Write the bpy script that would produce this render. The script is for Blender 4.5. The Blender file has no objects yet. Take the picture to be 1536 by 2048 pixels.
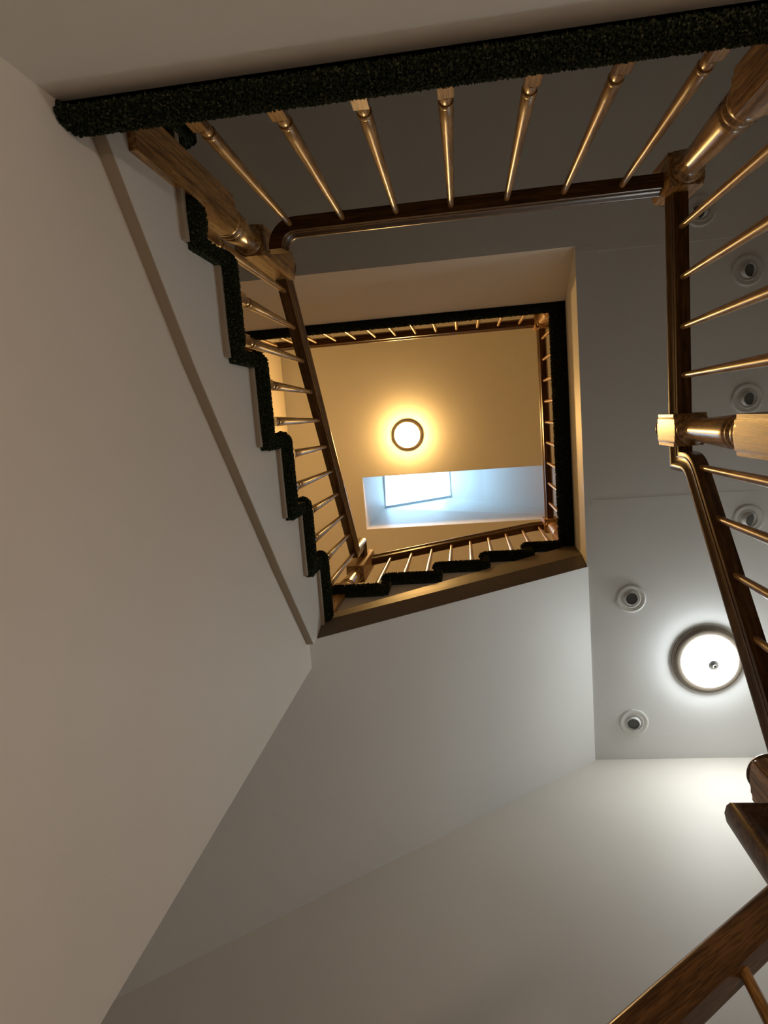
import bpy, bmesh, math, random
import numpy as np
from mathutils import Vector, Matrix

# ------------------------------------------------------------------ camera, sky, exposure
S = bpy.context.scene
COL = S.collection
F_PX = 1344.16
RX, RY, RZ = 0.1422, 0.1132, -0.0774          # tilt of the phone away from straight up


def rot_cam():
    cx, sx, cy, sy, cz, sz = math.cos(RX), math.sin(RX), math.cos(RY), math.sin(RY), math.cos(RZ), math.sin(RZ)
    ax = Matrix(((1, 0, 0), (0, cx, -sx), (0, sx, cx)))
    ay = Matrix(((cy, 0, sy), (0, 1, 0), (-sy, 0, cy)))
    az = Matrix(((cz, -sz, 0), (sz, cz, 0), (0, 0, 1)))
    return ax @ ay @ az


_R = rot_cam().transposed()
cam_data = bpy.data.cameras.new('camera')
cam_data.lens = F_PX / 2048 * 36
cam_data.sensor_width = 36
cam_data.sensor_fit = 'AUTO'
cam_data.clip_start = 0.02
cam = bpy.data.objects.new('camera', cam_data)
COL.objects.link(cam)
r, d, f = _R.col[0], _R.col[1], _R.col[2]
cam.matrix_world = Matrix(((r[0], -d[0], -f[0], 0), (r[1], -d[1], -f[1], 0), (r[2], -d[2], -f[2], 0), (0, 0, 0, 1)))
S.camera = cam

world = bpy.data.worlds.new('sky')
S.world = world
world.use_nodes = True
bg = world.node_tree.nodes['Background']
bg.inputs[0].default_value = (0.50, 0.74, 1.0, 1)
bg.inputs[1].default_value = 2.5

LOWER_LAMP = ((0.94, 1.0, 1.0), 15.5)        # emission colour, strength of the two bowl lamps
UPPER_LAMP = ((1.0, 0.56, 0.17), 98.0)
FILL_LAMP = ((1.0, 0.80, 0.64), 22.0)        # added fill lamp, unseen, under the near landing, right of the frame

S.view_settings.view_transform = 'Standard'
S.view_settings.look = 'None'
S.view_settings.exposure = 1.62
S.view_settings.gamma = 1.0
S.view_settings.use_curve_mapping = False
random.seed(7)
RNG = np.random.default_rng(7)

# ------------------------------------------------------------------ sizes (metres; camera at the origin, z up, +y towards the picture's foot)
H, RUN = 0.19, 0.229                          # riser, going
Z1 = 1.158                                    # near landing floor
Z2 = Z1 + 13 * H                              # top landing floor
FLOOR = Z1 - 13 * H
CEIL1, CEIL2 = 3.23, 5.93
XW, XE, YN, YS = -1.55, 1.66, -2.2, 1.74      # outer walls
RAIL1 = 2.0205                                # underside of level rail, near landing
RAIL2 = 4.508
YT, XR, XA, YB = -0.594, 0.632, -0.595, 0.775  # baluster lines
YT2, XR2 = -0.5573, 0.5453
YNA, XNB = -0.908, -0.638                     # first nosings
SLOPE = H / RUN

# ------------------------------------------------------------------ materials


def mat(name):
    m = bpy.data.materials.new(name)
    m.use_nodes = True
    nt = m.node_tree
    return m, nt, nt.nodes['Principled BSDF']


def N(nt, typ, **kw):
    n = nt.nodes.new(typ)
    for k, v in kw.items():
        n.inputs[k].default_value = v
    return n


def ramp(nt, src, stops):
    n = nt.nodes.new('ShaderNodeValToRGB')
    el = n.color_ramp.elements
    while len(el) < len(stops):
        el.new(0.5)
    for e, (p, c) in zip(el, stops):
        e.position = p
        e.color = (*c, 1)
    nt.links.new(src, n.inputs[0])
    return n


def paint(name, col, rough=0.6, bump=0.02, spec=0.3):
    m, nt, b = mat(name)
    tc = nt.nodes.new('ShaderNodeTexCoord')
    n1 = N(nt, 'ShaderNodeTexNoise', Scale=2.2, Detail=4.0)
    nt.links.new(tc.outputs['Object'], n1.inputs['Vector'])
    c = ramp(nt, n1.outputs[0], [(0.3, tuple(x * 0.965 for x in col)), (0.7, col)])
    nt.links.new(c.outputs[0], b.inputs['Base Color'])
    n2 = N(nt, 'ShaderNodeTexNoise', Scale=260.0, Detail=3.0)
    nt.links.new(tc.outputs['Object'], n2.inputs['Vector'])
    n3 = N(nt, 'ShaderNodeTexNoise', Scale=3.0, Detail=2.0)
    nt.links.new(tc.outputs['Object'], n3.inputs['Vector'])
    ad = nt.nodes.new('ShaderNodeMath')
    ad.operation = 'MULTIPLY_ADD'
    nt.links.new(n3.outputs[0], ad.inputs[0])
    ad.inputs[1].default_value = 5.0
    nt.links.new(n2.outputs[0], ad.inputs[2])
    bp = N(nt, 'ShaderNodeBump', Strength=bump * 4, Distance=0.002)
    nt.links.new(ad.outputs[0], bp.inputs['Height'])
    nt.links.new(bp.outputs[0], b.inputs['Normal'])
    b.inputs['Roughness'].default_value = rough
    b.inputs['Specular IOR Level'].default_value = spec
    return m


def wood(name, dark, mid, light, axis='Z', rough=0.28, scale=1.0, rot=(0, 0, 0), coat=0.35):
    m, nt, b = mat(name)
    tc = nt.nodes.new('ShaderNodeTexCoord')
    mr = nt.nodes.new('ShaderNodeMapping')      # turn the grain along a sloping rail
    mr.inputs['Rotation'].default_value = rot
    nt.links.new(tc.outputs['Object'], mr.inputs['Vector'])
    mp = nt.nodes.new('ShaderNodeMapping')
    s = [90.0 * scale] * 3
    s['XYZ'.index(axis)] = 5.0 * scale
    mp.inputs['Scale'].default_value = s
    nt.links.new(mr.outputs[0], mp.inputs['Vector'])
    n1 = N(nt, 'ShaderNodeTexNoise', Scale=1.0, Detail=5.0, Roughness=0.62, Distortion=0.35)
    nt.links.new(mp.outputs[0], n1.inputs['Vector'])
    c = ramp(nt, n1.outputs[0], [(0.36, dark), (0.5, mid), (0.64, light)])
    mp2 = nt.nodes.new('ShaderNodeMapping')
    s2 = [420.0 * scale] * 3
    s2['XYZ'.index(axis)] = 26.0 * scale
    mp2.inputs['Scale'].default_value = s2
    nt.links.new(mr.outputs[0], mp2.inputs['Vector'])
    n2 = N(nt, 'ShaderNodeTexNoise', Scale=1.0, Detail=2.0)
    nt.links.new(mp2.outputs[0], n2.inputs['Vector'])
    pores = ramp(nt, n2.outputs[0], [(0.40, (0.45, 0.40, 0.34)), (0.50, (1, 1, 1))])
    mx = nt.nodes.new('ShaderNodeMix')
    mx.data_type = 'RGBA'
    mx.blend_type = 'MULTIPLY'
    mx.inputs[0].default_value = 0.8
    nt.links.new(c.outputs[0], mx.inputs[6])
    nt.links.new(pores.outputs[0], mx.inputs[7])
    nt.links.new(mx.outputs[2], b.inputs['Base Color'])
    bp = N(nt, 'ShaderNodeBump', Strength=0.12, Distance=0.001)
    nt.links.new(n2.outputs[0], bp.inputs['Height'])
    nt.links.new(bp.outputs[0], b.inputs['Normal'])
    b.inputs['Roughness'].default_value = rough
    b.inputs['Coat Weight'].default_value = coat
    b.inputs['Coat Roughness'].default_value = 0.15
    return m


def carpet_mat():
    m, nt, b = mat('green_carpet')
    tc = nt.nodes.new('ShaderNodeTexCoord')
    n1 = N(nt, 'ShaderNodeTexNoise', Scale=210.0, Detail=2.0)
    nt.links.new(tc.outputs['Object'], n1.inputs['Vector'])
    c = ramp(nt, n1.outputs[0], [(0.36, (0.006, 0.009, 0.005)), (0.52, (0.018, 0.026, 0.013)), (0.63, (0.055, 0.062, 0.034)), (0.74, (0.16, 0.14, 0.085))])
    nt.links.new(c.outputs[0], b.inputs['Base Color'])
    b.inputs['Roughness'].default_value = 0.95
    b.inputs['Specular IOR Level'].default_value = 0.1
    return m


def plain(name, col, rough=0.5, metal=0.0, spec=0.5):
    m, nt, b = mat(name)
    tc = nt.nodes.new('ShaderNodeTexCoord')
    n1 = N(nt, 'ShaderNodeTexNoise', Scale=30.0, Detail=2.0)
    nt.links.new(tc.outputs['Object'], n1.inputs['Vector'])
    c = ramp(nt, n1.outputs[0], [(0.3, tuple(x * 0.93 for x in col)), (0.7, col)])
    nt.links.new(c.outputs[0], b.inputs['Base Color'])
    b.inputs['Roughness'].default_value = rough
    b.inputs['Metallic'].default_value = metal
    b.inputs['Specular IOR Level'].default_value = spec
    return m


def glow(name, col, strength):
    m, nt, b = mat(name)
    b.inputs['Base Color'].default_value = (0.9, 0.9, 0.88, 1)
    b.inputs['Roughness'].default_value = 0.3
    b.inputs['Emission Color'].default_value = (*col, 1)
    b.inputs['Emission Strength'].default_value = strength
    return m


def glass_mat():
    m, nt, b = mat('window_glass')
    nt.nodes.remove(b)
    out = nt.nodes['Material Output']
    tr = nt.nodes.new('ShaderNodeBsdfTransparent')
    tr.inputs[0].default_value = (0.90, 0.97, 1.0, 1)
    gl = nt.nodes.new('ShaderNodeBsdfGlossy')
    gl.inputs['Roughness'].default_value = 0.05
    mx = nt.nodes.new('ShaderNodeMixShader')
    mx.inputs[0].default_value = 0.06
    nt.links.new(tr.outputs[0], mx.inputs[1])
    nt.links.new(gl.outputs[0], mx.inputs[2])
    nt.links.new(mx.outputs[0], out.inputs[0])
    return m


M_WALL = paint('wall_paint', (0.82, 0.765, 0.695), 0.55, 0.018)
M_CEIL = paint('ceiling_paint', (0.84, 0.845, 0.84), 0.55, 0.015)
M_TRIM = paint('white_trim_paint', (0.78, 0.77, 0.74), 0.35, 0.006, 0.5)
M_BAND_SHADE = paint('band_shade_tone', (0.17, 0.132, 0.098), 0.5, 0.006)  # shade below the upper stringer, put into the board's colour
M_PALE = paint('pale_floor', (0.62, 0.53, 0.42), 0.5, 0.01)
M_TAN = paint('tan_trim_paint', (0.40, 0.33, 0.25), 0.5, 0.006)
OAK = ((0.17, 0.072, 0.017), (0.41, 0.205, 0.056), (0.60, 0.34, 0.115))
M_OAK = wood('oak_upright', *OAK, rough=0.32, coat=0.2)
M_OAKX = wood('oak_block', *OAK, rough=0.42, coat=0.1)
RAILC = ((0.066, 0.028, 0.008), (0.135, 0.062, 0.019), (0.21, 0.105, 0.034))
SLA = math.atan(SLOPE)
M_RAIL = {'X': wood('stained_rail_x', *RAILC, axis='X', rough=0.33, coat=0.18), 'Y': wood('stained_rail_y', *RAILC, axis='Y', rough=0.33, coat=0.18),
          'XS': wood('stained_rail_x_slope', *RAILC, axis='X', rough=0.33, coat=0.18, rot=(0, SLA, 0)),
          'YU': wood('stained_rail_y_up', *RAILC, axis='Y', rough=0.33, coat=0.18, rot=(-SLA, 0, 0)),
          'YD': wood('stained_rail_y_down', *RAILC, axis='Y', rough=0.33, coat=0.18, rot=(SLA, 0, 0))}
M_KNOB = wood('stained_knob', *RAILC, coat=0.1)
M_CARPET = carpet_mat()
M_WHITE = plain('white_enamel', (0.78, 0.78, 0.76), 0.35)
M_LENS = plain('grey_lamp_lens', (0.10, 0.10, 0.095), 0.3)
M_BRONZE = plain('brushed_bronze', (0.32, 0.27, 0.22), 0.4, 0.5)
M_NICKEL = plain('nickel', (0.55, 0.55, 0.54), 0.3, 0.8)
M_GLOW1 = glow('lamp_bowl_cool', *LOWER_LAMP)
M_GLOW2 = glow('lamp_bowl_warm', *UPPER_LAMP)
M_GLOW3 = glow('lamp_bowl_fill', *FILL_LAMP)
M_FRAME = plain('skylight_frame', (0.50, 0.58, 0.64), 0.4)
M_GLASS = glass_mat()

# ------------------------------------------------------------------ mesh helpers


def mesh(name, verts, faces, m, smooth=False):
    me = bpy.data.meshes.new(name)
    me.from_pydata([tuple(v) for v in verts], [], faces)
    bm = bmesh.new()
    bm.from_mesh(me)
    bmesh.ops.recalc_face_normals(bm, faces=bm.faces)
    bm.to_mesh(me)
    bm.free()
    me.materials.append(m)
    if smooth:
        for p in me.polygons:
            p.use_smooth = True
    return me


def obj(name, me, parent=None, loc=None):
    o = bpy.data.objects.new(name, me)
    COL.objects.link(o)
    if parent is not None:
        o.parent = parent
        if loc is not None:
            o.location = loc
        else:
            o.matrix_parent_inverse = Matrix.Translation(-Vector(parent.location))
    elif loc is not None:
        o.location = loc
    return o


def thing(name, loc, label, cat, group=None):
    o = bpy.data.objects.new(name, None)
    COL.objects.link(o)
    o.location = loc
    o.empty_display_size = 0.1
    o['label'] = label
    o['category'] = cat
    if group:
        o['group'] = group
    return o


def struct(name, me, label, cat=None, parent=None):
    o = obj(name, me, parent)
    o['kind'] = 'structure'
    if parent is None:
        o['label'] = label
        o['category'] = cat or name.split('_')[0].split('.')[0]
    return o


def prism(poly, axis, a, b, base=0):
    """2-D polygon extruded along an axis from a to b."""
    n = len(poly)
    vs = []
    for t in (a, b):
        for (p, q) in poly:
            v = {0: (t, p, q), 1: (p, t, q), 2: (p, q, t)}[axis]
            vs.append(v)
    fs = [tuple(base + i for i in range(n)), tuple(base + n + i for i in reversed(range(n)))]
    for i in range(n):
        j = (i + 1) % n
        fs.append((base + i, base + n + i, base + n + j, base + j))
    return vs, fs


def merge(*parts):
    V, Fc = [], []
    for vs, fs in parts:
        b = len(V)
        V += list(vs)
        Fc += [tuple(i + b for i in f) for f in fs]
    return V, Fc


def box(x0, x1, y0, y1, z0, z1):
    return prism([(x0, y0), (x1, y0), (x1, y1), (x0, y1)], 2, z0, z1)


def bevelled(name, vf, m, w=0.004, seg=2, smooth=False):
    me = mesh(name, vf[0], vf[1], m)
    bm = bmesh.new()
    bm.from_mesh(me)
    bmesh.ops.bevel(bm, geom=list(bm.edges), offset=w, segments=seg, affect='EDGES', profile=0.5)
    bm.to_mesh(me)
    bm.free()
    return me


def lathe(name, prof, m, seg=20, smooth=True, cap=True):
    vs, fs = [], []
    for (rad, z) in prof:
        for i in range(seg):
            a = 2 * math.pi * i / seg
            vs.append((rad * math.cos(a), rad * math.sin(a), z))
    for k in range(len(prof) - 1):
        for i in range(seg):
            j = (i + 1) % seg
            fs.append((k * seg + i, k * seg + j, (k + 1) * seg + j, (k + 1) * seg + i))
    if cap:
        fs.append(tuple(reversed(range(seg))))
        fs.append(tuple((len(prof) - 1) * seg + i for i in range(seg)))
    me = mesh(name, vs, fs, m, smooth)
    if smooth:
        try:
            me.set_sharp_from_angle(angle=math.radians(50))
        except Exception:
            pass
    return me


RAIL_PROF = [(-0.019, 0.0), (0.019, 0.0), (0.0205, 0.004), (0.0205, 0.012), (0.0225, 0.0125), (0.0225, 0.016), (0.0205, 0.017), (0.021, 0.022), (0.0245, 0.031), (0.0295, 0.036),
             (0.031, 0.041), (0.0305, 0.046), (0.027, 0.052), (0.018, 0.057), (0.0, 0.060)]
RAIL_PROF = RAIL_PROF + [(-u, v) for (u, v) in reversed(RAIL_PROF[2:-1])]


def rail_mesh(name, path, side, m):
    """handrail swept along a path (underside centre line). side: fixed sideways vector, or None for a level path."""
    P = [Vector(p) for p in path]
    vs, fs = [], []
    n = len(RAIL_PROF)
    for i, p in enumerate(P):
        t0 = (P[i] - P[i - 1]).normalized() if i else None
        t1 = (P[i + 1] - P[i]).normalized() if i < len(P) - 1 else None
        t = ((t0 or t1) + (t1 or t0)).normalized()
        k = 1.0 / max(0.5, t.dot(t1 or t0))
        if side is not None:
            s = Vector(side)
            u = s.cross(t).normalized()
            ku, ks = k, 1.0
        else:
            s = t.cross(Vector((0, 0, 1))).normalized()
            u = Vector((0, 0, 1))
            ku, ks = 1.0, k
        for (a, b) in RAIL_PROF:
            vs.append(p + s * (a * ks) + u * (b * ku))
    for i in range(len(P) - 1):
        for j in range(n):
            q = (j + 1) % n
            fs.append((i * n + j, i * n + q, (i + 1) * n + q, (i + 1) * n + j))
    fs.append(tuple(range(n)))
    fs.append(tuple(reversed([(len(P) - 1) * n + j for j in range(n)])))
    me = mesh(name, vs, fs, m, True)
    me.set_sharp_from_angle(angle=math.radians(35))
    return me


def arc(p0, p1, p2, rad, seg=8):
    """points rounding the corner p1 between p0 and p2."""
    a, b, c = Vector(p0), Vector(p1), Vector(p2)
    u, v = (a - b).normalized(), (c - b).normalized()
    ang = u.angle(v)
    dist = rad / math.tan(ang / 2)
    s, e = b + u * dist, b + v * dist
    bis = (u + v).normalized()
    cen = b + bis * (rad / math.sin(ang / 2))
    out = []
    va, vb = s - cen, e - cen
    tot = va.angle(vb)
    for i in range(seg + 1):
        t = i / seg
        w = (va * math.sin((1 - t) * tot) + vb * math.sin(t * tot)) / math.sin(tot)
        out.append(cen + w)
    return out


def tufts(vs, fs, spacing, length=0.008, rad=0.0022, keep=None):
    """carpet pile: little three-sided cones standing all over the faces; returns verts, faces to append."""
    V = np.array([tuple(v) for v in vs], float)
    tris = []
    for f in fs:
        for i in range(1, len(f) - 1):
            tris.append((f[0], f[i], f[i + 1]))
    T = np.array(tris)
    A, B, C = V[T[:, 0]], V[T[:, 1]], V[T[:, 2]]
    nrm = np.cross(B - A, C - A)
    area = np.linalg.norm(nrm, axis=1) / 2
    nrm = nrm / np.maximum(2 * area[:, None], 1e-12)
    cen = V.mean(axis=0)
    if keep is not None:
        area = area * keep((A + B + C) / 3, nrm)
    total = area.sum()
    n = int(total / spacing ** 2)
    if n < 1:
        return np.zeros((0, 3)), []
    idx = RNG.choice(len(T), n, p=area / total)
    r1, r2 = np.sqrt(RNG.random(n)), RNG.random(n)
    P = A[idx] * (1 - r1)[:, None] + B[idx] * (r1 * (1 - r2))[:, None] + C[idx] * (r1 * r2)[:, None]
    Nn = nrm[idx]
    D = Nn + RNG.normal(0, 0.38, (n, 3))
    D /= np.linalg.norm(D, axis=1)[:, None]
    U = np.cross(D, RNG.normal(0, 1, (n, 3)))
    U /= np.maximum(np.linalg.norm(U, axis=1)[:, None], 1e-9)
    W = np.cross(D, U)
    L = length * RNG.uniform(0.65, 1.15, n)[:, None]
    Rr = rad * RNG.uniform(0.8, 1.3, n)[:, None]
    base = P - D * 0.001
    mid = P + D * L * 0.6
    out = np.empty((n, 7, 3))
    for k in range(3):
        a = 2 * math.pi * k / 3
        o = U * math.cos(a) + W * math.sin(a)
        out[:, k] = base + o * Rr * 0.7
        out[:, 3 + k] = mid + o * Rr
    out[:, 6] = P + D * L
    b = np.arange(n)[:, None] * 7
    faces = []
    for k in range(3):
        j = (k + 1) % 3
        faces.append(np.hstack([b + k, b + j, b + 3 + j, b + 3 + k]))
    quads = np.concatenate(faces)
    tr = np.concatenate([np.hstack([b + 3 + k, b + 3 + (k + 1) % 3, b + 6]) for k in range(3)])
    return out.reshape(-1, 3), (quads, tr)


def carpet_mesh(name, vf, spacing=0.0, keep=None, length=0.008, rad=0.0022):
    """orient faces outward, then add the pile."""
    me = mesh(name, vf[0], vf[1], M_CARPET)
    if not spacing:
        return me
    vs = [v.co.copy() for v in me.vertices]
    fs = [tuple(p.vertices) for p in me.polygons]
    tv, tf = tufts(vs, fs, spacing, length, rad, keep)
    if len(tv) == 0:
        return me
    nb = len(vs)
    me2 = bpy.data.meshes.new(name)
    allv = np.concatenate([np.array([tuple(v) for v in vs]), tv])
    quads, tr = tf[0] + nb, tf[1] + nb
    loops = [i for fc in fs for i in fc]
    sizes = [len(fc) for fc in fs]
    lv = np.concatenate([np.array(loops), quads.ravel(), tr.ravel()]).astype(np.int32)
    sz = np.concatenate([np.array(sizes), np.full(len(quads), 4), np.full(len(tr), 3)]).astype(np.int32)
    st = np.concatenate([[0], np.cumsum(sz)[:-1]]).astype(np.int32)
    me2.vertices.add(len(allv))
    me2.vertices.foreach_set('co', allv.astype(np.float32).ravel())
    me2.loops.add(len(lv))
    me2.loops.foreach_set('vertex_index', lv)
    me2.polygons.add(len(sz))
    me2.polygons.foreach_set('loop_start', st)
    me2.update(calc_edges=True)
    me2.materials.append(M_CARPET)
    bpy.data.meshes.remove(me)
    return me2


def M(name, vf, m, smooth=False):
    return mesh(name, vf[0], vf[1], m, smooth)


# ------------------------------------------------------------------ the shell
T = 0.12
XP1, P1END = -0.590, 0.858                    # wall under the near flight and its free end
YP4 = -0.530
struct('floor', M('floor', box(XW - T, XE + T, YN - T, YS + T, FLOOR - 0.1, FLOOR), M_PALE), 'ground floor under the stairwell, pale')
struct('wall_left', M('wall_left', box(XW - T, XW, YN - T, YS + T, FLOOR, CEIL2), M_WALL), 'outer wall left of the stairs, lit warm at the top floor')
struct('wall_right', M('wall_right', box(XE, XE + T, YN - T, YS + T, FLOOR, CEIL2), M_WALL), 'outer wall to the right of the landings')
struct('wall_back', M('wall_back', box(XW - T, XE + T, YN - T, YN, FLOOR, CEIL2), M_WALL), 'far wall of the landings behind the balustrades')
struct('wall_front', M('wall_front', box(XW - T, XE + T, YS, YS + T, FLOOR, CEIL2), M_WALL), 'plain off white wall at the foot of the photo below the bowl lamp')

STR_X = -0.566                                # stringer face of the near flight
STR_LINE = [(-0.60, 1.08), (-0.521, 1.150), (-0.145, 1.438), (0.429, 1.940), (0.757, 2.245), (0.80, 2.285)]


def sofz(x):
    return 2.307 + 0.824 * (x + 0.556)


poly = [(YP4 - 0.1, FLOOR), (P1END, FLOOR), (P1END, sofz(XP1) + 0.02), (0.80, sofz(XP1) + 0.08)] + [(y, z + 0.06) for (y, z) in reversed(STR_LINE[1:-1])] + [(YP4 - 0.1, 1.06)]
struct('wall_left.001', M('wall_left', prism(poly, 0, XP1 - 0.1, XP1), M_WALL), 'large plain tan wall under the near stair flight, left side')
struct('wall_left.002', M('wall_left', box(XW, XP1 - 0.1, P1END - 0.1, P1END, FLOOR, sofz(XW) + 0.05), M_WALL), 'end wall of the enclosed space under the near flight')
struct('wall_back.001', M('wall_back', box(XP1 - 0.0, XE, YP4 - 0.1, YP4, FLOOR, 1.075), M_WALL), 'plain tan wall under the near landing edge, top of the photo')

# near landing floor slab and the ceilings
struct('floor.001', M('floor', merge(box(XW, XE, YN, -0.53, 1.06, Z1 - 0.034), box(0.585, XE, -0.53, 0.09, 1.06, Z1 - 0.034)), M_CARPET), 'near landing floor slab')
HX, HY = 0.551, -0.712
struct('ceiling', M('ceiling', merge(box(XW, XE, YN, HY, CEIL1, Z2 - 0.06), box(HX, XE, HY, YS, CEIL1, Z2 - 0.06)), M_CEIL), 'ceiling over the near landing with recessed lights and bowl lamp')
struct('floor.002', M('floor', merge(box(XW, XE, YN, -0.53, Z2 - 0.059, Z2 - 0.012), box(HX - 0.01, XE, -0.53, YS, Z2 - 0.059, Z2 - 0.012)), M_CARPET), 'top landing floor slab')
struct('trim_1', M('trim', prism([(HY, CEIL1), (HY, Z2 - 0.06), (-0.530, Z2 - 0.06), (-0.530, Z2 - 0.075)], 0, XW, HX), M_WALL), 'sloping painted edge under the top landing above the near stairs')
obj('drywall_seam', M('drywall_seam', merge(box(HX + 0.03, XE, 0.44, 0.47, CEIL1 - 0.0009, CEIL1 + 0.001), box(HX + 0.03, XE, -0.71, -0.68, CEIL1 - 0.0009, CEIL1 + 0.001)), M_CEIL), bpy.data.objects['ceiling'])
# skylight opening in the top ceiling
OX0, OX1, OY0, OY1 = -0.907, 1.085, 0.478, 0.948
GX0, GX1, GY0, GY1, GZ0, GZ1 = -0.789, -0.128, 0.38, 0.836, 6.45, 7.04
struct('ceiling.001', M('ceiling', merge(box(XW - T, XE + T, YN - T, OY0, CEIL2, CEIL2 + 0.15), box(XW - T, XE + T, OY1, YS + T, CEIL2, CEIL2 + 0.15),
                                         box(XW - T, OX0, OY0, OY1, CEIL2, CEIL2 + 0.15), box(OX1, XE + T, OY0, OY1, CEIL2, CEIL2 + 0.15)), M_CEIL), 'top floor ceiling with the round lamp and skylight')
o4 = [(OX0, OY0, CEIL2), (OX1, OY0, CEIL2), (OX1, OY1, CEIL2), (OX0, OY1, CEIL2)]
g4 = [(GX0, GY0, GZ0), (GX1, GY0, GZ1), (GX1, GY1, GZ1), (GX0, GY1, GZ0)]
cc = Vector((0.0, 0.66, 6.4))


def outset(p, k=0.1):
    v = Vector(p)
    c = Vector((cc.x, cc.y, v.z))
    dv = v - c
    return v + Vector((math.copysign(k, dv.x), math.copysign(k, dv.y), 0.04))


vs = o4 + g4 + [outset(p) for p in o4] + [outset(p) for p in g4]
fs = []
for i in range(4):
    j = (i + 1) % 4
    fs += [(i, j, 4 + j, 4 + i), (8 + j, 8 + i, 12 + i, 12 + j), (i, 8 + i, 8 + j, j), (4 + i, 4 + j, 12 + j, 12 + i)]
struct('wall_skylight', mesh('wall_skylight', vs, fs, M_TRIM), 'flared white shaft of the skylight', 'shaft')
win = thing('window_1', (-0.46, 0.6, 6.75), 'bright skylight pane at the end of the flared ceiling shaft', 'skylight')
win['kind'] = 'structure'


def gl(u, v, off=0.0):
    x = GX0 + (GX1 - GX0) * u
    return (x, GY0 + (GY1 - GY0) * v, GZ0 + (GZ1 - GZ0) * u + off)


FW = 0.045
vs, fs = [], []
outer, inner = [(-0.03, -0.03), (1.03, -0.03), (1.03, 1.03), (-0.03, 1.03)], [(0.03, FW), (1 - FW, FW), (1 - FW, 1 - FW), (0.012, 1 - FW)]
for off in (-0.0, 0.05):
    vs += [gl(u, v, off) for (u, v) in outer] + [gl(u, v, off) for (u, v) in inner]
for i in range(4):
    j = (i + 1) % 4
    fs += [(i, j, 4 + j, 4 + i), (8 + j, 8 + i, 12 + i, 12 + j), (i, 8 + i, 8 + j, j), (4 + i, 4 + j, 12 + j, 12 + i)]
obj('window_frame', mesh('window_frame', vs, fs, M_FRAME), win)
obj('window_pane', mesh('window_pane', [gl(u, v, 0.03) for (u, v) in [(-0.02, -0.02), (1.02, -0.02), (1.02, 1.02), (-0.02, 1.02)]] + [gl(u, v, 0.036) for (u, v) in [(-0.02, -0.02), (1.02, -0.02), (1.02, 1.02), (-0.02, 1.02)]],
                        [(0, 1, 2, 3), (7, 6, 5, 4), (0, 4, 5, 1), (1, 5, 6, 2), (2, 6, 7, 3), (3, 7, 4, 0)], M_GLASS), win)

# ------------------------------------------------------------------ lamps


def bowl_lamp(x, y, z, rad, glowm, label, rim=0.055, drop=0.105, finial=True):
    t = thing('ceiling_lamp', (x, y, z), label, 'lamp')
    R_ = rad
    ring = [(R_ * 0.98, 0.0), (R_, -0.002), (R_, -0.006), (R_ * 0.985, -0.010), (R_ * 0.965, -0.0095), (R_ * 0.955, -0.014), (R_ * 0.935, -0.0165), (R_ * 0.92, -0.016), (R_ * 0.905, -0.022),
            (R_ * 0.885, -0.024), (R_ - rim, -0.0295), (R_ - rim, -0.004)]
    obj('lamp_rim', lathe('lamp_rim', ring, M_BRONZE, 48, cap=False), t, (0, 0, 0))
    Rb = R_ - rim
    bowl = [(Rb * math.cos(a), -0.024 - drop * math.sin(a)) for a in [i * math.pi / 2 / 9 for i in range(9)]] + [(0.006, -0.024 - drop)]
    obj('glass_bowl', lathe('glass_bowl', bowl, glowm, 40), t, (0, 0, 0))
    if finial:
        zf = -0.022 - drop
        obj('finial', lathe('finial', [(0.023, zf + 0.004), (0.024, zf - 0.002), (0.017, zf - 0.007), (0.007, zf - 0.010), (0.009, zf - 0.016), (0.0085, zf - 0.022), (0.002, zf - 0.026)], M_NICKEL, 20), t, (0, 0, 0))
    return t


bowl_lamp(1.094, 1.238, CEIL1, 0.166, M_GLOW1, 'cool white bowl ceiling lamp with bronze rim over the near landing', rim=0.036, drop=0.058)
bowl_lamp(-0.478, 0.13, CEIL2, 0.134, M_GLOW2, 'warm glowing round ceiling lamp on the top floor ceiling', rim=0.024, drop=0.05, finial=False)
hl = bowl_lamp(0.88, YP4, -0.25, 0.15, M_GLOW3, 'unseen fill lamp added under the near landing, right of the frame')  # put in for warm fill on the lower walls
hl.rotation_euler = (math.pi / 2, 0, 0)


def eyeball(x, y, aim, label):
    """recessed spotlight: flat trim ring, white eyeball in it, dark lens facing the aim direction."""
    t = thing('recessed_spotlight', (x, y, CEIL1), label, 'spotlight', 'recessed eyeball spotlights in the near ceiling')
    obj('trim_ring', EYE_RING, t, (0, 0, 0))
    e = obj('eyeball', EYE_BALL, t, (0, 0, 0.017))
    ln = obj('lens', EYE_LENS, t, (0, 0, 0.017))
    q = Vector((0, 0, -1)).rotation_difference(Vector(aim).normalized())
    for o in (e, ln):
        o.rotation_mode = 'QUATERNION'
        o.rotation_quaternion = q
    return t


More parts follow.
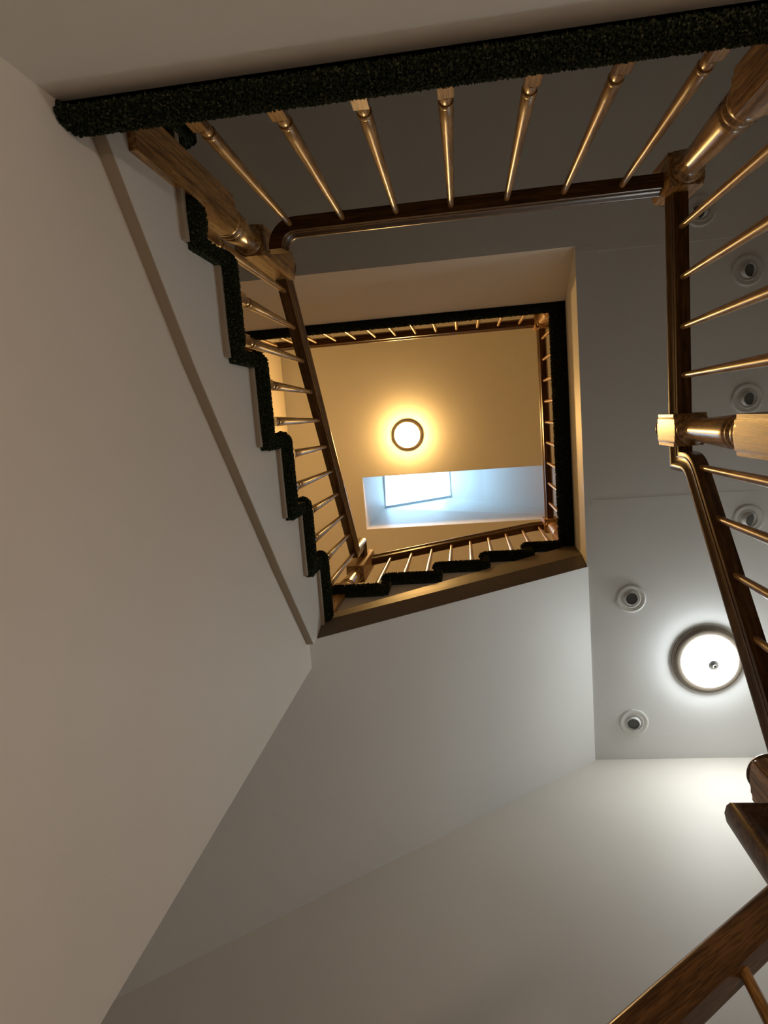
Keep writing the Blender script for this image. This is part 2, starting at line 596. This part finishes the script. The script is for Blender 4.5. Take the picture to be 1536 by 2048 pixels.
EYE_RING = lathe('trim_ring', [(0.067, 0.0), (0.068, -0.004), (0.065, -0.0065), (0.060, -0.007), (0.046, -0.0035), (0.043, -0.006), (0.041, -0.006), (0.040, 0.0)], M_WHITE, 40, cap=False)
EYE_BALL = lathe('eyeball', [(0.0385 * math.cos(a), -0.0385 * math.sin(a)) for a in [math.radians(-5 + 8.4 * i) for i in range(6)]] + [(0.0300, -0.0262), (0.0290, -0.030), (0.0280, -0.030), (0.0275, -0.022)], M_WHITE, 32, cap=False)
EYE_LENS = lathe('lens', [(0.0278, -0.0225), (0.022, -0.024), (0.012, -0.0255), (0.002, -0.026)], M_LENS, 28)
SPOT = 'recessed eyeball spotlight '
eyeball(1.088, -0.805, (-0.5, 0.3, -1), SPOT + 'half hidden behind the near corner newel')
eyeball(1.283, -0.534, (0.30, 0.05, -1), SPOT + 'between the upper balusters of the right balustrade')
eyeball(1.279, 0.022, (0.25, 0.05, -1), SPOT + 'directly above the newel at the stair head')
eyeball(1.280, 0.572, (0.35, 0.1, -1), SPOT + 'beside the handrail of the right flight')
eyeball(0.750, 0.924, (0.05, -0.05, -1), SPOT + 'alone on the ceiling up left of the bowl lamp')
eyeball(0.747, 1.549, (-0.15, 0.1, -1), SPOT + 'near the ceiling corner down left of the bowl lamp')

# ------------------------------------------------------------------ stair flights


def tread_block(a0, a1, b0, b1, zt, nose, place, th=0.052):
    """rounded carpet slab: along the going a0 (nosing) to a1, across b0 (wall) to b1 (well); place maps (a, b, z)."""
    r_ = th / 2
    prof = []
    for i in range(7):
        t = -math.pi / 2 + math.pi * i / 6
        prof.append((b1 - r_ * 0.8 + r_ * 0.8 * math.cos(t), zt - r_ + r_ * math.sin(t)))
    prof = [(b0, zt - th)] + prof + [(b0, zt)]
    n = len(prof)
    # rows along the going, rounded in at the nosing and at the tail
    rows = []
    for (aa, ins) in [(a0, r_ * 0.8), (a0 + r_ * 0.15, r_ * 0.4), (a0 + r_ * 0.5, r_ * 0.12), (a0 + r_, 0.0), (a1 - r_ * 1.4, 0.0), (a1 - r_ * 0.8, r_ * 0.18), (a1 - r_ * 0.3, r_ * 0.5), (a1, r_ * 0.9)]:
        row = []
        for (b, z) in prof:
            bb = min(b, b1 - ins) if b > b0 else b
            zz = max(min(z, zt - ins), zt - th + ins)
            row.append(place(aa, bb, zz))
        rows.append(row)
    vs = [p for row in rows for p in row]
    fs = []
    for k in range(len(rows) - 1):
        for i in range(n):
            j = (i + 1) % n
            fs.append((k * n + i, k * n + j, (k + 1) * n + j, (k + 1) * n + i))
    fs.append(tuple(range(n)))
    fs.append(tuple(reversed([(len(rows) - 1) * n + i for i in range(n)])))
    return vs, fs


def slab(a0, a1, b0, b1, z0, z1, place):
    vs = [place(a, b, z) for z in (z0, z1) for (a, b) in ((a0, b0), (a1, b0), (a1, b1), (a0, b1))]
    fs = [(0, 1, 2, 3), (7, 6, 5, 4), (0, 4, 5, 1), (1, 5, 6, 2), (2, 6, 7, 3), (3, 7, 4, 0)]
    return vs, fs


def build_flight(root, ks, nose0, k0, run, b_wall, b_face, place, spacing=0.0, last_len=None, keep=None, zbase=Z1, trim=True, length=0.008, rad=0.0022, th=0.052, notch=None):
    for k in ks:
        zt = zbase + k * H
        a0 = nose0 + (k - k0) * run
        a1 = a0 + run + 0.045
        if last_len and k == ks[-1]:
            a1 = a0 + last_len
        if notch and k == notch[0]:           # cut round the newel that stands in this tread
            _, na, nb_, nf = notch
            parts = [tread_block(a0, na, b_wall, b_face, zt, 0.03, place, th), slab(na - 0.02, nb_ + 0.02, b_wall, nf, zt - th, zt, place), tread_block(nb_, a1, b_wall, b_face, zt, 0.03, place, th)]
        else:
            parts = [tread_block(a0, a1, b_wall, b_face, zt, 0.03, place, th)]
        if not (last_len and k == ks[-1]):
            # carpet band up the riser behind this tread, its end wrapped on the well side
            parts.append(slab(a0 + run + 0.012, a0 + run + 0.047, b_wall, b_face - 0.014, zt - th + 0.016, zt + H - 0.03, place))
        o = obj('carpeted_tread', carpet_mesh('carpeted_tread', merge(*parts), spacing, keep, length, rad), root)
        if trim:
            obj('tread_moulding', M('tread_moulding', slab(a0 + 0.022, a1 - 0.010, b_wall, b_face - 0.022, zt - th - 0.019, zt - th + 0.002, place), M_TAN), root)


PA = lambda a, b, z: (b, a, z)                 # near flight: climbs along +y, well side +x
PB = lambda a, b, z: (a, -b, z)                # upper flight: climbs along +x, well side -y
PC = lambda a, b, z: (-b, -a, z)               # right flight: climbs along -y, well side -x

# near flight (left side)
fa = thing('stair_flight', (-1.0, -0.9, Z1), 'left stair flight with white stringer and green carpeted treads', 'stairs')
keepA = lambda c, n: (c[:, 0] > -0.64) & (c[:, 1] > -0.62)
build_flight(fa, range(1, 8), YNA, 1, RUN, XW, -0.533, PA, 0.0036, last_len=0.30, keep=keepA, length=0.0065, rad=0.0024, th=0.083, notch=(2, -0.614, -0.516, -0.643))
st = []
for k in range(1, 8):
    y0 = max(YNA + (k - 1) * RUN + 0.03, -0.60)
    y1 = YNA + k * RUN + 0.03 if k < 7 else 0.757
    if y1 <= -0.60:
        continue
    z = Z1 + k * H - 0.10
    st += [(y0, z), (y1, z)]
low = [p for p in STR_LINE if p[0] < 0.757] + [(0.757, 2.245)]
obj('stringer', M('stringer', prism(st + list(reversed(low)), 0, XP1 + 0.0005, STR_X), M_TRIM), fa)
lowt = [(y, z - 0.005) for (y, z) in low]
obj('stringer_trim', M('stringer_trim', prism([(y, z + 0.0005) for (y, z) in low] + list(reversed(lowt)), 0, XP1 + 0.0005, STR_X - 0.001), M_TAN), fa)
# carpeted corner winder between the two flights
wv = prism([(-0.60, 0.80), (XW, YS), (-0.60, YS)], 2, Z1 + 8 * H - 0.05, Z1 + 8 * H)
struct('floor.003', M('floor', merge(box(XW, -0.62, 0.60, YS, Z1 + 7 * H - 0.12, Z1 + 7 * H - 0.004), wv), M_CARPET), 'corner landing between the left and upper flights')

# upper flight (foot of the well)
fb = thing('stair_flight', (-0.6, 1.2, Z1 + 8 * H), 'upper stair flight along the foot of the well with tan stringer and grey soffit', 'stairs')
keepB = lambda c, n: (c[:, 1] < 0.80)
FACE_B = 0.700
build_flight(fb, range(9, 14), XNB, 9, RUN, -YS, -FACE_B, PB, 0.0052, last_len=0.275, keep=keepB, length=0.009, rad=0.003, th=0.062, trim=False)
SB = 0.745
st = [(-0.60, Z1 + 9 * H - 0.07)]
for k in range(9, 14):
    x0 = XNB + (k - 9) * RUN + 0.03
    x1 = XNB + (k - 8) * RUN + 0.03 if k < 13 else HX
    z = Z1 + k * H - 0.06
    st += [(max(x0, -0.60), z), (x1, z)]


def uz(x):
    return 2.505 + (3.60 - 2.505) / 1.082 * (x + 0.547)


obj('stringer', M('stringer', prism(st + [(HX, uz(HX) - 0.03), (-0.575, uz(-0.575) - 0.03)], 1, SB, SB + 0.1), M_TRIM), fb)
# sloping band under the stringer: a leaning board, its shade put into dark colour and tilt
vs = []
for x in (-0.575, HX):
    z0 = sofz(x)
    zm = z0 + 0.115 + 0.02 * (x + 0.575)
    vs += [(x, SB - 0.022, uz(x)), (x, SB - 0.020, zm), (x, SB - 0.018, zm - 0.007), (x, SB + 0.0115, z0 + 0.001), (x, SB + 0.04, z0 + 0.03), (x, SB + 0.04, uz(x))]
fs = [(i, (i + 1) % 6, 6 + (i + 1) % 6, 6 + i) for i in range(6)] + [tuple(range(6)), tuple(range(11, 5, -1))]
obj('lower_board', mesh('lower_board', vs, fs, M_BAND_SHADE), fb)
vs, fs = prism([(XW, sofz(XW)), (HX + 0.004, sofz(HX + 0.004)), (HX + 0.004, sofz(HX) + 0.08), (XW, sofz(XW) + 0.08)], 1, 0.757, YS)
obj('soffit', mesh('soffit', vs, fs, M_CEIL), fb)

# right flight going down from the near landing, and the flight below it
fc = thing('stair_flight', (1.0, 0.1, 0.4), 'right stair flight going down from the near landing', 'stairs')
build_flight(fc, range(-3, 0), -0.73, -3, 0.21, -XE, -0.578, PC)
fd = thing('stair_flight', (0.4, 1.2, -0.2), 'lowest stair flight at the foot of the photo, mostly out of view', 'stairs')
build_flight(fd, range(-9, -5), 0.57 - 4 * RUN, -9, RUN, -YS, -0.795, PB)
build_flight(fd, range(-12, -9), 0.57 - 7 * RUN, -12, RUN, -YS, -0.90, PB)
struct('floor.004', M('floor', merge(box(0.585, XE, 0.74, YS, Z1 - 4 * H - 0.1, Z1 - 4 * H), box(0.585, XE, 1.1, YS, Z1 - 5 * H - 0.1, Z1 - 5 * H)), M_CARPET), 'corner landing below the right flight')
obj('stringer', M('stringer', prism([(0.09, 1.06), (0.74, 1.06 - 0.65 * 0.905), (0.74, 0.80 - 0.65 * 0.905), (0.09, 0.80)], 0, 0.60, 0.63), M_TRIM), fc)
obj('stringer', M('stringer', prism([(0.585, Z1 - 6 * H - 0.06), (-0.33, Z1 - 10 * H - 0.06), (-0.33, Z1 - 10 * H - 0.3), (0.585, Z1 - 6 * H - 0.3)], 1, 0.82, 0.85), M_TRIM), fd)

# ------------------------------------------------------------------ carpet wrapped over the landing edges


def edging_profile(face, under, zt, drop, back, rr=0.018):
    """profile in (out, z): from the floor top over the rounded nose, down the face and back under; 'face' is the outermost coordinate."""
    pts = [(back, zt)]
    r2, rb = min(rr, (face - under) * 0.95), min(rr, drop * 0.45)
    for i in range(5):
        a = math.pi / 2 * (1 - i / 4)
        pts.append((face - rr + rr * math.cos(a), zt - rr + rr * math.sin(a)))
    for i in range(5):
        a = -math.pi / 2 * (i / 4)
        pts.append((face - r2 + r2 * math.cos(a), zt - drop + rb + rb * math.sin(a)))
    pts.append((under, zt - drop))
    pts.append((under, zt - drop + 0.03))
    pts.append((back, zt - 0.014))
    return pts


def strip(profile, axis, a, b, n=10):
    """profile (p, z) swept along an axis from a to b in n pieces."""
    vs, fs = [], []
    m_ = len(profile)
    for k in range(n + 1):
        t = a + (b - a) * k / n
        for (p, z) in profile:
            vs.append((t, p, z) if axis == 0 else (p, t, z))
    for k in range(n):
        for i in range(m_):
            j = (i + 1) % m_
            fs.append((k * m_ + i, k * m_ + j, (k + 1) * m_ + j, (k + 1) * m_ + i))
    fs.append(tuple(range(m_)))
    fs.append(tuple(reversed([n * m_ + i for i in range(m_)])))
    return vs, fs


near = strip(edging_profile(-0.494, -0.511, Z1 - 0.03, 0.088, -0.66, 0.044), 0, XP1 + 0.004, 0.66, 12)
o = obj('carpet_edging', carpet_mesh('carpet_edging', near, 0.0033, lambda c, n: (c[:, 0] < 0.64) & (c[:, 1] > -0.56), 0.0065, 0.0024))
o['label'] = 'thick dark green carpet wrapped over the near landing edge, top of photo'
o['category'] = 'carpet'
far = merge(strip(edging_profile(-0.490, -0.528, Z2, 0.062, -0.62), 0, XW, XR2 - 0.075, 10),
            strip([(p, z) for (p, z) in [(-q, z) for (q, z) in edging_profile(-0.4785, -0.546, Z2, 0.062, -0.62)]], 1, -0.545, 0.70, 8))
o = obj('carpet_edging', carpet_mesh('carpet_edging', far, 0.006, lambda c, n: (c[:, 1] > -0.56) & (c[:, 0] < 0.56) & (c[:, 2] < Z2 - 0.002), 0.009, 0.003))
o['label'] = 'thin dark green carpet line around the top landing edge'
o['category'] = 'carpet'

# ------------------------------------------------------------------ balusters and newels
BAL = {}


def baluster_mesh(h, ring=0.226):
    key = round(h, 3)
    if key in BAL:
        return BAL[key]
    prof = [(0.0136, ring - 0.040), (0.0142, ring - 0.034), (0.0142, ring - 0.028), (0.0138, ring - 0.020), (0.0128, ring - 0.014), (0.0116, ring - 0.010), (0.0114, ring - 0.008),
            (0.0146, ring - 0.007), (0.0155, ring - 0.003), (0.0155, ring + 0.001), (0.0146, ring + 0.004), (0.0137, ring + 0.0055), (0.0145, ring + 0.008), (0.0146, ring + 0.06)]
    n = 8
    for i in range(1, n + 1):
        t = i / n
        z = ring + 0.06 + (h - ring - 0.06) * t
        prof.append((0.0144 + (0.0083 - 0.0144) * t ** 0.9, z))
    seg = 16
    vs, fs = [], []
    for (rad, z) in prof:
        for i in range(seg):
            a = 2 * math.pi * i / seg
            vs.append((rad * math.cos(a), rad * math.sin(a), z))
    for k in range(len(prof) - 1):
        for i in range(seg):
            j = (i + 1) % seg
            fs.append((k * seg + i, k * seg + j, (k + 1) * seg + j, (k + 1) * seg + i))
    fs.append(tuple(range(seg)))
    fs.append(tuple((len(prof) - 1) * seg + i for i in range(seg)))
    w, zc = 0.0152, ring - 0.048
    bl = prism([(-w, -w), (w, -w), (w, w), (-w, w)], 2, -0.004, zc)
    top = []
    c = 0.0115
    b0 = prism([(-w, -w), (w, -w), (w, w), (-w, w)], 2, zc, zc + 0.009)
    vv = list(b0[0])
    for i in range(4, 8):
        x, y, z = vv[i]
        vv[i] = (math.copysign(c, x), math.copysign(c, y), z)
    V, Fc = merge((vs, fs), bl, (vv, b0[1]))
    me = mesh('baluster', V, Fc, M_OAK, True)
    me.set_sharp_from_angle(angle=math.radians(40))
    BAL[key] = me
    return me


def baluster(root, x, y, z0, z1, ring=0.226):
    me = baluster_mesh(z1 - z0 + 0.004, ring)
    o = bpy.data.objects.new('baluster', me)
    COL.objects.link(o)
    o.parent = root
    o.location = Vector((x, y, z0)) - Vector(root.location)
    o.rotation_euler = (0, 0, random.uniform(-0.05, 0.05))
    return o


def newel(x, y, z0, zb, zs, zt, label, hw=0.045, slim=1.0):
    """post: square base z0..zb, turned shaft zb..zs, square block zs..zt, button on top."""
    t = thing('newel_post', (x, y, z0), label, 'newel post')

    def blk(za, zb_, turn_bot, dz_top):
        # square block whose corners are turned away towards both shoulders
        lv = []
        c = math.sqrt(2) * hw
        def shoulder(z, sgn, dz):
            return [(z, hw * 1.00), (z + sgn * dz * 0.12, hw * 1.07), (z + sgn * dz * 0.4, hw * 1.22), (z + sgn * dz, c)]
        lv = shoulder(za, 1, 0.012) if turn_bot else [(za, c)]
        lv += list(reversed(shoulder(zb_, -1, dz_top)))
        angs = sorted(set([round(math.radians(a), 6) for a in np.arange(0, 360, 2.5)]))
        vs, fs = [], []
        for (z, rr) in lv:
            for a in angs:
                e = min(hw / max(abs(math.cos(a)), abs(math.sin(a))), rr)
                vs.append((e * math.cos(a), e * math.sin(a), z))
        n_ = len(angs)
        for k in range(len(lv) - 1):
            for i in range(n_):
                j = (i + 1) % n_
                fs.append((k * n_ + i, k * n_ + j, (k + 1) * n_ + j, (k + 1) * n_ + i))
        fs += [tuple(reversed(range(n_))), tuple((len(lv) - 1) * n_ + i for i in range(n_))]
        me = mesh('block', vs, fs, M_OAKX, True)
        me.set_sharp_from_angle(angle=math.radians(18))
        return me
    obj('base_block', blk(0, zb - z0, False, 0.022), t, (0, 0, 0))
    a, L = zb - z0, zs - zb
    p = [(0.040, a - 0.002), (0.0445, a + 0.006), (0.045, a + 0.018), (0.042, a + 0.028), (0.036, a + 0.034), (0.036, a + 0.040), (0.0415, a + 0.045), (0.0430, a + 0.053), (0.0415, a + 0.060),
         (0.0365, a + 0.064), (0.0365, a + 0.068), (0.0405, a + 0.072), (0.0420, a + 0.080), (0.041, a + 0.10)]
    n = 8
    top = a + L - 0.030
    for i in range(1, n + 1):
        u = i / n
        p.append((0.041 + (0.0285 - 0.041) * u, a + 0.10 + (top - a - 0.10) * u))
    p += [(0.030, top + 0.005), (0.0365, top + 0.012), (0.042, top + 0.017), (0.043, top + 0.022), (0.041, top + 0.027), (0.038, top + 0.032)]
    obj('turned_shaft', lathe('turned_shaft', p, M_OAK, 32), t, (0, 0, 0))
    obj('top_block', blk(0, zt - zs, True, 0.014), t, (0, 0, zs - z0))
    kz = zt - z0
    obj('knob', lathe('knob', [(0.024, kz - 0.003), (0.026, kz + 0.002), (0.036, kz + 0.004), (0.0445, kz + 0.008), (0.0465, kz + 0.014), (0.043, kz + 0.021), (0.032, kz + 0.027), (0.015, kz + 0.031), (0.002, kz + 0.032)], M_KNOB, 32), t, (0, 0, 0))
    return t


N1Y, N3Y, N4Y = -0.564, 0.087, 0.83
newel(XA, N1Y, 1.235, 1.80, 2.035, 2.42, 'newel post at the foot of the left flight, partly wrapped by carpeted treads')
newel(XR, YT - 0.010, Z1 - 0.034, 1.56, 1.965, 2.14, 'corner newel post of the near landing, upper right')
newel(XR, N3Y, Z1 - 0.034, 1.56, 1.965, 2.135, 'newel post at the head of the right flight, lying level across the photo')
newel(XR - 0.010, N4Y, 0.30, 0.72, 1.15, 1.455, 'newel post cut by the right edge of the photo under the bowl lamp')
newel(XA + 0.002, YB - 0.004, 2.46, 3.02, 3.36, 3.80, 'newel post on the corner landing between left and upper flights')
newel(XR2, YT2, Z2 - 0.005, Z2 + 0.40, RAIL2 - 0.055, RAIL2 + 0.11, 'top floor newel post at the far right corner of the balustrade')
newel(XR2, YB - 0.012, Z2 - 0.005, Z2 + 0.40, RAIL2 - 0.055, RAIL2 + 0.11, 'top floor newel post at the head of the upper flight')

# near landing, long side
b = thing('balustrade', (0, YT, Z1), 'balustrade along the near landing edge at the top of the photo', 'balustrade')
path = [(XR - 0.04, YT, RAIL1)] + arc((0.2, YT, RAIL1), (-0.512, YT, RAIL1), (-0.512, -0.4, RAIL1), 0.062, 10) + [(-0.512, -0.528, RAIL1)]
obj('handrail', rail_mesh('handrail', path, None, M_RAIL['X']), b)
for i in range(7):
    baluster(b, -0.463 + i * 0.1567, YT, Z1 - 0.032, RAIL1, 0.258)
# near landing, right side
b = thing('balustrade', (XR, -0.25, Z1), 'balustrade down the right side of the near landing', 'balustrade')
obj('handrail', rail_mesh('handrail', [(XR, YT + 0.03, RAIL1), (XR, N3Y - 0.04, RAIL1)], None, M_RAIL['Y']), b)
for i in range(4):
    baluster(b, XR, -0.469 + i * 0.1346, Z1 - 0.034, RAIL1, 0.260)
# right flight rail
b = thing('balustrade', (XR, 0.4, 0.6), 'sloping balustrade of the right flight, descending past the bowl lamp', 'balustrade')
CZ = lambda y: 1.885 - 0.92 * (y - 0.187)
p0, p1, p2, p3 = (XR, N3Y + 0.04, RAIL1), (XR, 0.150, RAIL1), (XR, 0.150, CZ(0.150)), (XR, N4Y - 0.04, CZ(N4Y - 0.04))
path = [p0, p1] + arc(p1, p2, p3, 0.12, 8) + [p3]
obj('handrail', rail_mesh('handrail', path, (1, 0, 0), M_RAIL['YD']), b)
for i in range(5):
    y = 0.187 + i * 0.1217
    k = -1 - int((y - 0.10) // 0.21)
    baluster(b, XR, y, Z1 + max(k, -3) * H, CZ(y))
# lowest flight rail with its gooseneck
b = thing('balustrade', (0.1, N4Y, 0.0), 'dark sloping balustrade cutting the lower right corner of the photo', 'balustrade')
DZ = lambda x: 1.003 + 0.86 * (x - 0.45)
GX = 0.478
p0, p1, p2, p3 = (-0.50, N4Y, DZ(-0.50)), (GX + 0.058, N4Y, DZ(GX + 0.058)), (GX + 0.058, N4Y, 1.262), (XR - 0.04, N4Y, 1.262)
path = [p0] + arc(p0, p1, p2, 0.035, 6) + [p2, p3]
obj('handrail', rail_mesh('handrail', path, (0, -1, 0), M_RAIL['XS']), b)
for i in range(7):
    x = 0.359 - (i - 1) * 0.1145
    k = -6 - int((0.57 - x) // RUN)
    baluster(b, x, N4Y, Z1 + k * H, DZ(x))
# left flight
b = thing('balustrade', (XA, 0.1, Z1 + 0.8), 'sloping balustrade climbing the left flight', 'balustrade')
AZ = lambda y: 2.41 + SLOPE * (y + 0.4856)
p0, p1, p2, p3 = (XA, N1Y + 0.04, AZ(N1Y + 0.04)), (XA, 0.690, AZ(0.690)), (XA, 0.690, 3.600), (XA, YB - 0.03, 3.600)
path = [p0] + arc(p0, p1, p2, 0.03, 6) + [p2, p3]
obj('handrail', rail_mesh('handrail', path, (1, 0, 0), M_RAIL['YU']), b)
for i in range(11):
    y = -0.4856 + i * RUN / 2
    k = min(int((y - YNA) // RUN) + 1, 7)
    baluster(b, XA, y, Z1 + k * H, AZ(y))
# upper flight
b = thing('balustrade', (0, YB, Z1 + 2.0), 'sloping balustrade climbing the upper flight below the skylight', 'balustrade')
BZ = lambda x: 3.757 + SLOPE * (x + 0.4502)
obj('handrail', rail_mesh('handrail', [(XA + 0.04, YB, BZ(XA + 0.04)), (0.455, YB, BZ(0.455)), (XR2 - 0.04, YB, BZ(0.455) + 0.01)], (0, -1, 0), M_RAIL['XS']), b)
for i in range(9):
    x = -0.4502 + i * RUN / 2
    k = min(9 + int((x - XNB) // RUN), 13)
    baluster(b, x, YB, Z1 + k * H, BZ(x))
# top landing
b = thing('balustrade', (-0.3, YT2, Z2), 'top floor balustrade along the far side of the opening', 'balustrade')
obj('handrail', rail_mesh('handrail', [(XW + 0.01, YT2, RAIL2), (XR2 - 0.04, YT2, RAIL2)], None, M_RAIL['X']), b)
for i in range(-2, 13):
    baluster(b, -1.193 + i * 0.133, YT2, Z2, RAIL2)
b = thing('balustrade', (XR2, 0, Z2), 'top floor balustrade down the right side of the opening', 'balustrade')
obj('handrail', rail_mesh('handrail', [(XR2, YT2 + 0.04, RAIL2), (XR2, YB - 0.05, RAIL2)], None, M_RAIL['Y']), b)
for i in range(9):
    baluster(b, XR2, -0.4504 + i * 0.1334, Z2, RAIL2)
